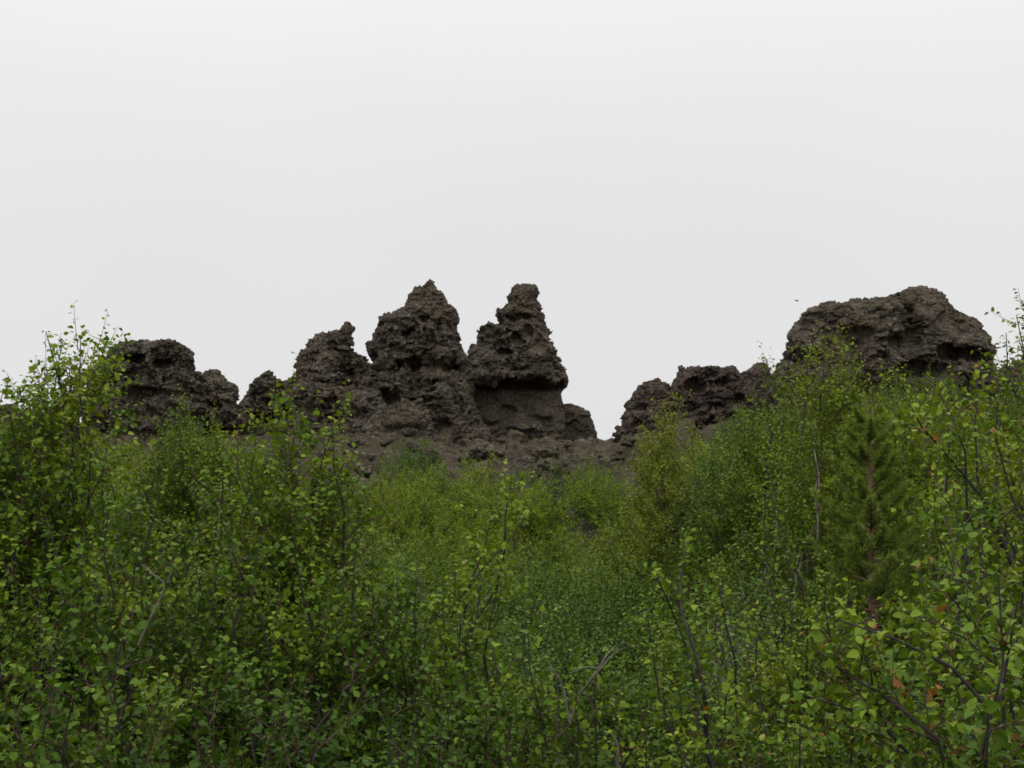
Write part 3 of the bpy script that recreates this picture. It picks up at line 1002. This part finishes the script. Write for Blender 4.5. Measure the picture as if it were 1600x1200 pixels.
near_birch(10, 1135, 4.3, [(1078, 832), (1020, 890), (1120, 900), (1160, 1060), (1012, 960)],
           'birch sapling with a dark crooked stem right of the bottom centre', 0.12,
           mids={0: [(1128, 1200, 0), (1122, 1100, 0), (1100, 1030, 0), (1076, 960, 0), (1078, 900, 0)], 1: [(1124, 1110, 0), (1085, 1000, 0), (1060, 940, 0)], 3: [(1126, 1150, 0), (1120, 1098, 0), (1150, 1080, 0)]}, bl=0.26, spacing=0.07, gap=0.15, stem_r=0.015, foot=0.03, tint0=0.42)
near_birch(11, 1200, 6.6, [(1205, 742), (1195, 770), (1160, 842), (1185, 850), (1240, 870), (1130, 900), (1215, 830), (1275, 900)], 'birch shrub with one thin yellowish leader left of the pine', bl=0.3, leaf=0.024)
near_birch(12, 1260, 5.5, [(1180, 945), (1232, 930), (1290, 895), (1328, 908), (1205, 985), (1262, 970), (1310, 960), (1350, 960)], 'yellow-green birch shrub at the foot of the pine', leaf=0.024, tint0=0.38)
near_birch(13, 1640, 4.6, [(1450, 590), (1482, 618), (1528, 572), (1560, 592), (1425, 640), (1500, 690), (1595, 600), (1460, 740), (1570, 700)], 'large birch shrub leaning in from the right edge in front of the huge block', tint0=0.38, bl=0.42, rust=0.01,
           mids={0: [(1600, 900, 0), (1560, 740, 0), (1500, 650, 0)], 4: [(1600, 850, 0), (1540, 740, 0), (1470, 670, 0)]})
near_birch(14, 1680, 5.2, [(1600, 470), (1588, 492), (1572, 520), (1592, 530), (1575, 550), (1610, 500), (1620, 460), (1585, 560)], 'birch with tall shoots against the sky at the right edge', 0.15, bl=0.3, leaf=0.023)
near_birch(15, 1660, 4.0, [(1475, 800), (1490, 760), (1540, 790), (1480, 860), (1580, 820), (1500, 850), (1470, 910)], 'birch shrub right of the pine with orange tinged leaf tips', rust=0.02)
near_birch(16, 1760, 3.1, [(1310, 968), (1270, 1010), (1345, 1010), (1235, 1080), (1420, 955), (1480, 925), (1400, 1060)], 'foreground birch with dark branches slanting in from the lower right corner', 0.12, bl=0.26, bow=-1, rust=0.05, tint0=0.22, leaf=0.028,
           mids={0: [(1620, 1130, 0), (1500, 1030, 0), (1390, 990, 0)], 3: [(1600, 1230, 0), (1450, 1180, 0), (1330, 1110, 0)], 4: [(1640, 1080, 0), (1530, 1000, 0)]})
near_birch(17, 1400, 3.5, [(1185, 1100), (1250, 1130), (1330, 1080), (1410, 1120), (1490, 1050), (1560, 1010), (1290, 1170)], 'low birch shrub along the bottom right with pale leaves', rust=0.02, tint0=0.26)
near_birch(18, 130, 3.8, [(20, 1090), (62, 1010), (128, 1050), (195, 985), (262, 1060), (100, 1120), (230, 1130)], 'green birch shrub in the bottom left corner, leaves darkened as if shaded', tint0=0.10)  # very low leaf tint stands in for the shade down here
near_birch(19, 470, 3.9, [(320, 1060), (375, 1040), (430, 1085), (500, 1090), (560, 1035), (620, 1095), (460, 1140)], 'birch shrub along the bottom left of centre, leaves coloured dark for shade', tint0=0.10)  # shade painted into the leaves by a very low tint
near_birch(20, 1650, 2.3, [(1560, 900), (1590, 940), (1545, 1090), (1600, 1040), (1520, 1150)], 'closest birch sprays with large orange edged leaves at the right edge', 0.08, bl=0.16, rust=0.035, tint0=0.22, gap=0.25, twig_len=0.08)
near_birch(21, 720, 4.2, [(655, 1060), (705, 1080), (760, 1095), (690, 1130), (800, 1120), (620, 1140)], 'birch shrub at the bottom below the lone middle sprig, shade in its leaf colour', tint0=0.10)  # leaf tint darkened to imitate shade at the bottom
near_birch(22, 1050, 4.1, [(960, 1110), (1010, 1140), (1055, 1150), (1090, 1120), (1000, 1175), (1150, 1160)], 'small yellow-green birch bush at the bottom below the crooked sapling', bl=0.24, tint0=0.42, leaf=0.021)
near_birch(23, 330, 7.4, [(230, 800), (290, 790), (350, 760), (395, 745), (470, 770), (520, 790), (420, 800), (560, 800)], 'birch shrub behind the left foreground shrubs at the edge of the thicket', tint0=0.38, bl=0.5, leaf=0.025)
near_birch(24, 60, 7.2, [(0, 730), (50, 740), (100, 720), (140, 750), (190, 740), (-40, 720)], 'birch shrub behind the tall left shrub', tint0=0.38, bl=0.5, leaf=0.025)
near_birch(25, 1530, 6.6, [(1450, 910), (1470, 880), (1500, 800), (1520, 760), (1560, 700), (1600, 680), (1460, 960)], 'birch shrub behind the right foreground sprays beside the pine', bl=0.45, leaf=0.025)
near_birch(26, 560, 6.6, [(500, 900), (545, 850), (580, 880), (620, 870), (660, 900), (520, 960), (640, 950)], 'birch shrub between the left shrubs and the lone middle sprig', bl=0.4, leaf=0.025)
near_birch(27, 1180, 6.0, [(1120, 990), (1160, 960), (1200, 1010), (1240, 1000), (1100, 1040), (1270, 1040)], 'birch shrub behind the crooked sapling', bl=0.4, leaf=0.024)


# birches half way up, with small leaves and paler trunks
def mid_birch(seed, px, Y, tips, label, mats=(BARK, TWIG, LEAF_FAR), **kw):
    r = np.random.default_rng(seed)
    root = root_at(px, Y)
    tp = [P(t[0], t[1] + (14 if t[0] < 1130 else -4), Y + r.uniform(-0.4, 0.4)) for t in tips]
    a = dict(bl=0.95 if px < 1130 else 0.85, spacing=0.040, twig_sp=0.028, twig_len=0.20, leaf=0.034, leaf_sp=0.021, start=0.15, stem_r=0.018, tpl=LEAF_MID, mats=mats, gap=0.5 if px < 1130 else 0.32, foot=0.25)
    a.update(kw)
    m = grow(r, root, tp, **a)
    return assemble('birch_tree', root, m, mats[0], label, 'birch tree')


PALE = (BARK_PALE, TWIG, LEAF_FAR)
mid_birch(51, 1290, 13.5, [(1310, 522), (1288, 532), (1335, 560), (1262, 545), (1240, 600), (1352, 590), (1300, 640)], 'tall light green birch with its crown in front of the huge block', tint0=0.38)
mid_birch(52, 1190, 14.5, [(1196, 562), (1178, 620), (1165, 640), (1215, 600), (1228, 640), (1145, 680)], 'birch whose single leader stands against the sky in the gap left of the huge block')
mid_birch(53, 1045, 19.0, [(1038, 612), (1062, 606), (1025, 640), (1080, 655), (1010, 660), (1050, 640)], 'yellow-green birch in front of the reddish lava shoulder', (BARK, TWIG, LEAF_YELLOW), leaf=0.036, tint0=0.5)
mid_birch(54, 1400, 12.6, [(1400, 580), (1432, 602), (1378, 592), (1360, 610), (1450, 640), (1420, 650)], 'birch behind the pine with pale trunk pieces showing below the huge block', PALE)
mid_birch(55, 1130, 16.0, [(1110, 690), (1140, 670), (1160, 700), (1090, 720), (1180, 720), (1070, 750)], 'dark green birch in front of the knobbly toothed rock', (BARK, TWIG, LEAF_DARK))
mid_birch(56, 270, 15.0, [(284, 606), (278, 630), (262, 640), (250, 660), (296, 665), (240, 690), (272, 660)], 'slim birch standing in front of the left dome', leaf=0.034, gap=0.0, bl=0.55, spacing=0.024)
mid_birch(57, 340, 15.5, [(331, 636), (338, 660), (350, 680), (362, 690), (318, 695), (325, 670)], 'slim birch in front of the dark cave right of the left dome', leaf=0.034, gap=0.0, bl=0.55, spacing=0.024)
mid_birch(58, 1230, 12.5, [(1200, 720), (1245, 690), (1275, 660), (1290, 700), (1220, 760)], 'birch with bare grey twigs left of the pine', PALE)
mid_birch(59, 1510, 10.6, [(1470, 680), (1495, 690), (1520, 700), (1490, 730), (1550, 690)], 'birch immediately right of the pine', PALE)
mid_birch(60, 930, 33.0, [(925, 692), (945, 700), (905, 715), (965, 712), (880, 725)], 'bush with thin white stems below the sky gap', (BARK_PALE, TWIG, LEAF_FAR), leaf=0.037, bl=0.9, twig_len=0.2, leaf_sp=0.028, tpl=LEAF_LO)
mid_birch(61, 630, 42.0, [(630, 678), (600, 705), (570, 725), (660, 698), (690, 705), (650, 720)], 'dark green bush growing on the scree at the foot of the tall pinnacle', (BARK, TWIG, LEAF_DARK), leaf=0.04, bl=1.3, twig_len=0.25, leaf_sp=0.03, tpl=LEAF_LO)

mid_birch(62, 1340, 15.0, [(1330, 600), (1360, 640), (1300, 660), (1390, 660), (1280, 620), (1240, 650)], 'broad birch crown between the pine and the huge block')
mid_birch(63, 1100, 22.0, [(1090, 690), (1120, 680), (1060, 700), (1150, 690), (1040, 715), (1010, 720)], 'light green birch between the yellow-green birch and the dark green birch', leaf=0.036)
mid_birch(64, 1200, 17.0, [(1150, 640), (1180, 625), (1220, 640), (1250, 640), (1130, 660), (1200, 660)], 'bushy birch below the small pointed rock', leaf=0.035)

# the thicket on the slope: a few kinds of small bush, copied
proto_specs = [(LEAF_FAR, 0.34), (LEAF_FAR, 0.42), (LEAF_DARK, 0.35), (LEAF_YELLOW, 0.35), (LEAF_FAR, 0.30), (LEAF_DARK, 0.45)]
THICK = []
for k, (lm, t0) in enumerate(proto_specs):
    r = np.random.default_rng(300 + k)
    n = 13
    az = np.arange(n) * 2.4 + r.uniform(0, 6)
    rr = np.sqrt((np.arange(n) + 0.5) / n) * 0.80
    tp = [np.array([rr[i] * math.cos(az[i]), rr[i] * math.sin(az[i]), (1.65 - 0.75 * rr[i] ** 2) * r.uniform(0.70, 1.15)]) for i in range(n)]
    THICK.append((grow(r, np.zeros(3), tp, bl=0.78, spacing=0.048, twig_sp=0.030, twig_len=0.18, leaf=0.042, leaf_sp=0.024, start=0.10, stem_r=0.010, tpl=LEAF_LO, mats=(BARK, TWIG, lm), twig_tubes=False, tint0=t0, gap=0.52, foot=0.05, up_bias=0.8), lm))
protos = {}
rng = np.random.default_rng(77)
zones = {'mid': ('small-leaved birch bush in the dense thicket on the middle slope', 'birch bushes of the middle thicket'),
         'low': ('dark low birch bush in the hollow behind the foreground shrubs', 'birch bushes in the hollow'),
         'left': ('small birch bush on the slope below the left dome', 'birch bushes below the left dome'),
         'right': ('birch bush on the slope below the right-hand rocks', 'birch bushes below the right-hand rocks')}


def thicket(kind, x, y, sc, zone):
    loc = (x, y, float(terrain(x, y)[0]) - 0.05)
    lab, grp = zones[zone]
    if kind not in protos:
        o = assemble('birch_bush', np.array(loc), THICK[kind][0], BARK, lab, 'birch bush', grp, False)
        protos[kind] = o
        o.rotation_euler = (0, 0, rng.uniform(0, 6.28))
        o.scale = (sc, sc, sc)
    else:
        s2 = sc * rng.uniform(0.85, 1.15)
        o = copy_thing(protos[kind], loc, rng.uniform(0, 6.28), (sc, sc, s2))
        tag(o, lab, 'birch bush', grp)
    return o


placed = []
tries = 0
while len(placed) < 275 and tries < 6000:
    tries += 1
    y = math.sqrt(8.5 ** 2 + (44 ** 2 - 8.5 ** 2) * rng.random())
    hw = 0.375 * y + 0.8
    x = rng.uniform(-hw, hw)
    px = 800 + x / y * FPX
    edge_y = 35.8 + 1.2 * math.sin(x * 0.9 + 2.5) - (2.5 if 690 < px < 900 else 0) + (4 if px > 1150 else 0) + (2 if px < 430 else 0) - (3 if 430 < px < 600 else 0)
    if y > edge_y:
        continue
    dmin = 0.85 + 0.012 * y
    if any((x - a) ** 2 + (y - b) ** 2 < dmin * dmin for a, b in placed):
        continue
    # keep the pine and the boulders by the sapling clear
    if 1230 < px < 1480 and y < 11.5:
        continue
    placed.append((x, y))
    zone = 'low' if y < 20 else ('left' if px < 480 else ('right' if px > 1000 else 'mid'))
    if zone == 'low':
        kind = int(rng.choice([2, 4, 5, 0], p=[.4, .25, .2, .15]))
    elif zone == 'right':
        kind = int(rng.choice([0, 1, 2, 3, 4], p=[.25, .25, .2, .2, .1]))
    else:
        kind = int(rng.choice([0, 1, 2, 3, 4, 5], p=[.25, .28, .1, .17, .1, .1]))
    thicket(kind, x, y, rng.uniform(0.7, 0.95) if y < 20 else rng.uniform(0.82, 1.15), zone)


# silver willow
r = np.random.default_rng(401)
root = root_at(1150, 9.0)
tp = [P(a, b, 9.0 + r.uniform(-.3, .3)) for a, b in [(1110, 940), (1135, 925), (1160, 935), (1185, 925), (1205, 950), (1125, 975), (1175, 970)]]
m = grow(r, root, tp, bl=0.5, leaf=0.034, leaf_sp=0.02, tpl=LEAF_NARROW, mats=(BARK, TWIG, LEAF_SILVER), up_bias=0.3)
assemble('willow_shrub', root, m, BARK, 'silvery grey-green willow shrub right of the dark crooked sapling', 'willow shrub', None, True)


# ------------------------------------------------------------------ young pine
def make_pine():
    r = np.random.default_rng(900)
    Y = 10.2
    root = root_at(1366, Y)
    top = P(1349, 625, Y) - root
    H = top[2]
    ts = np.linspace(0, 1, 16)
    tr = np.stack([top[0] * ts + 0.015 * np.sin(ts * 9), 0.02 * np.sin(ts * 6), H * ts], 1)
    rad = 0.042 * (1 - ts) ** 0.85 + 0.006
    e = empty('pine_tree', tuple(root))
    tag(e, 'young pine with a reddish trunk standing among the birches at the right', 'pine tree')
    v, q = tubes(tr[None], rad[None], 10)
    link('trunk', mesh_from('trunk', v, q.ravel(), np.full(len(q), 4)), BARK_PINE, e)
    paths, rads, npos, ntan, ntip = [], [], [], [], []
    z = 0.42
    while z < H - 0.12:
        f = z / H
        length = 0.76 * (1 - f) ** 0.8 * (0.6 + 0.4 * min(1, f / 0.18)) + 0.05
        nb = int(r.integers(4, 7))
        a0 = r.uniform(0, 6.28)
        for k in range(nb):
            a = a0 + k * 6.283 / nb + r.normal(0, .25)
            L = length * r.uniform(0.65, 1.15)
            base = np.array([np.interp(z, tr[:, 2], tr[:, 0]), np.interp(z, tr[:, 2], tr[:, 1]), z + r.uniform(-.05, .05)])
            rise = 0.15 + 0.55 * f
            us = np.linspace(0, 1, 7)
            dirh = np.array([math.cos(a), math.sin(a), 0])
            pts = base + dirh * (L * us)[:, None] + UP * (L * (rise * us + 0.22 * us ** 2 - 0.08 * np.sin(us * 3)))[:, None]
            paths.append(pts)
            rads.append(0.010 * (L / 0.7) * (1 - us) + 0.003)
            subs = [(pts[1:], 1.0)]
            for s in np.arange(0.25, 0.95, 0.095):
                for sg in (-1, 1):
                    if r.random() < 0.2:
                        continue
                    p0 = np.array([np.interp(s, us, pts[:, i]) for i in range(3)])
                    sd = np.array([-math.sin(a), math.cos(a), 0]) * sg
                    l2 = L * 0.42 * (1.05 - s) ** 0.6 * r.uniform(0.5, 1.1)
                    dd = unit(dirh * 0.8 + sd * 0.75 + UP * r.uniform(0.15, 0.6))
                    w5 = np.linspace(0, 1, 5)
                    sp = p0 + dd * (l2 * w5)[:, None] + UP * (l2 * 0.2 * w5 ** 2)[:, None]
                    subs.append((sp, 0.6))
                    full = np.stack([np.interp(us, w5, sp[:, i]) for i in range(3)], 1)
                    paths.append(full)
                    rads.append(0.004 * (1 - us) + 0.002)
            for sp, _ in subs:
                seg = np.linalg.norm(sp[-1] - sp[0])
                nn = max(20, int(seg * 520))
                u = r.uniform(0.12 if _ == 1.0 else 0.02, 1.0, nn)
                g = np.linspace(0, 1, len(sp))
                npos.append(np.stack([np.interp(u, g, sp[:, i]) for i in range(3)], 1))
                ntan.append(np.repeat(unit((sp[-1] - sp[-2])[None]), nn, 0))
                ntip.append(u)
        z += r.uniform(0.12, 0.17)
    # leader
    nn = 600
    u = r.uniform(0.80, 1.0, nn)
    npos.append(np.stack([np.interp(u, ts, tr[:, i]) for i in range(3)], 1))
    ntan.append(np.repeat(UP[None], nn, 0))
    ntip.append(np.full(nn, 1.0))
    v, l, s = join_tubes([tubes(np.array(paths), np.array(rads), 4)])
    link('branches', mesh_from('branches', v, l, s), BARK_PINE, e)
    p, t, tip = np.concatenate(npos), np.concatenate(ntan), np.concatenate(ntip)
    n = len(p)
    sd = unit(np.cross(t, unit(r.normal(size=(n, 3)))))
    d = unit(t * r.uniform(0.5, 1.1, n)[:, None] + sd * 0.85 + UP * 0.12)
    nr = unit(np.cross(d, unit(r.normal(size=(n, 3)))))
    ln = r.uniform(0.035, 0.065, n)
    wv = np.cross(d, nr) * 0.0026
    vv = np.stack([p - wv, p + wv, p + d * ln[:, None]], 1).reshape(-1, 3)
    tint = np.clip(0.25 + 0.45 * tip ** 3 + r.normal(0, .12, n), 0, 0.9)
    me = mesh_from('needles', vv, np.arange(3 * n), np.full(n, 3), False, {'tint': np.repeat(tint, 3)})
    link('crown', me, NEEDLE, e)


make_pine()


# ------------------------------------------------------------------ bare dead branches
def dead_branch(lines, r0, label, name='dead_branch', mat=DEADWOOD):
    parts = []
    org = np.array(lines[0][0])
    for pts in lines:
        pts = np.array(pts) - org
        g = np.linspace(0, 1, len(pts))
        u = np.linspace(0, 1, 12)
        c = np.stack([np.interp(u, g, pts[:, i]) for i in range(3)], 1)
        c[1:-1] = 0.5 * c[1:-1] + 0.25 * (c[:-2] + c[2:])
        parts.append(tubes(c[None], (r0 * (1 - 0.75 * u))[None], 5))
    v, l, s = join_tubes(parts)
    o = link(name, mesh_from(name, v, l, s), mat)
    o.location = tuple(org)
    tag(o, label, 'dead branch')


D = 4.25
dead_branch([[P(890, 1130, D), P(905, 1085, D), P(935, 1045, D), P(955, 1012, D + .1), P(975, 1001, D + .1), P(990, 1012, D + .1)],
             [P(905, 1085, D), P(930, 1055, D - .05), P(958, 1020, D), P(982, 1010, D)],
             [P(935, 1045, D), P(915, 1042, D - .05), P(890, 1052, D - .1)],
             [P(890, 1130, D), P(880, 1070, D), P(860, 1040, D), P(845, 1015, D)]], 0.0034, 'arching bare grey dead branch among the leaves at the bottom centre')
dead_branch([[P(970, 1210, 4.0), P(963, 1190, 4.0), P(967, 1170, 4.0), P(962, 1155, 4.0), P(953, 1145, 4.0)]], 0.006, 'short whitish bare twig at the very bottom centre')
D = 4.3
dead_branch([[P(215, 1010, D), P(235, 965, D), P(248, 940, D), P(262, 910, D), P(240, 900, D), P(222, 880, D)], [P(262, 910, D), P(272, 880, D)]], 0.0045, 'pale bare forked branch leaning in the lower left shrubs')
D = 10.5
dead_branch([[P(1230, 960, D), P(1245, 915, D), P(1243, 890, D), P(1250, 860, D)], [P(1243, 905, D), P(1250, 890, D), P(1254, 862, D)]], 0.012, 'pale forked dead stem left of the pine')

# low leafy cover between the bushes: nobody could count it
r = np.random.default_rng(606)
n = 150000
y = 7 + 34 * r.random(n) ** 0.8
x = r.uniform(-1, 1, n) * (0.38 * y + 1)
pxs = 800 + x / y * FPX
ok = (y < 35 + 3 * np.sin(x * 0.9) + np.where(pxs > 1010, 5, 0) + np.where(pxs < 430, 5, 0)) & (vnoise(np.stack([x * .8, y * .8, 0 * x], 1), 8) > -0.25)
x, y = x[ok], y[ok]
n = len(x)
pos = np.stack([x, y, terrain(x, y) + r.uniform(0.02, 0.55, n)], 1)
d = unit(np.stack([r.normal(size=n), r.normal(size=n), r.normal(0, .35, n)], 1))
n0 = UP * 0.6 + r.normal(size=(n, 3)) * 0.45
nrm = unit(n0 - d * np.sum(n0 * d, 1)[:, None])
me = leaf_mesh('undergrowth', pos, d, nrm, r.uniform(0.02, 0.045, n), np.clip(r.normal(0.35, 0.15, n), 0, 1), LEAF_LO, LEAF_DARK, r)
tag(link('undergrowth', me, None), 'low dark green leafy ground cover between the birch bushes', None, None, 'stuff')


# ------------------------------------------------------------------ the bird over the right-hand block
def make_bird():
    c = P(1245, 470, 45.0)
    e = empty('bird', tuple(c))
    tag(e, 'tiny dark bird in flight over the left corner of the huge block', 'bird')
    us = np.linspace(0, 1, 8)
    body = np.stack([np.linspace(-0.055, 0.055, 8), 0 * us, 0.004 * np.sin(us * 3)], 1)
    v, q = tubes(body[None], (0.020 * np.sin(np.clip(us, 0.06, 0.95) * math.pi) ** 0.7 + 0.002)[None], 8)
    link('body', mesh_from('body', v, q.ravel(), np.full(len(q), 4)), BARK, e)
    for sg in (-1, 1):
        pr = np.array([[0.022, 0, 0.012], [0.012, 0.05 * sg, 0.026], [-0.012, 0.10 * sg, 0.016], [-0.024, 0.05 * sg, 0.018], [-0.016, 0, 0.010]])
        pr = np.stack([pr[:, 0] + 0.9 * pr[:, 1], 0.6 * pr[:, 1], pr[:, 2]], 1)
        vv = np.vstack([pr, pr - np.array([0, 0, 0.003])])
        fl = [0, 1, 2, 3, 4, 9, 8, 7, 6, 5]
        sz = [5, 5]
        for k in range(5):
            fl += [k, 5 + k, 5 + (k + 1) % 5, (k + 1) % 5]
            sz.append(4)
        link('wing', mesh_from('wing', vv, fl, sz, False), BARK, e)


make_bird()

print('THICKET', len(placed), 'leaves', sum(len(o.data.polygons) for o in scn.objects if o.type == 'MESH' and o.name.startswith('crown')))
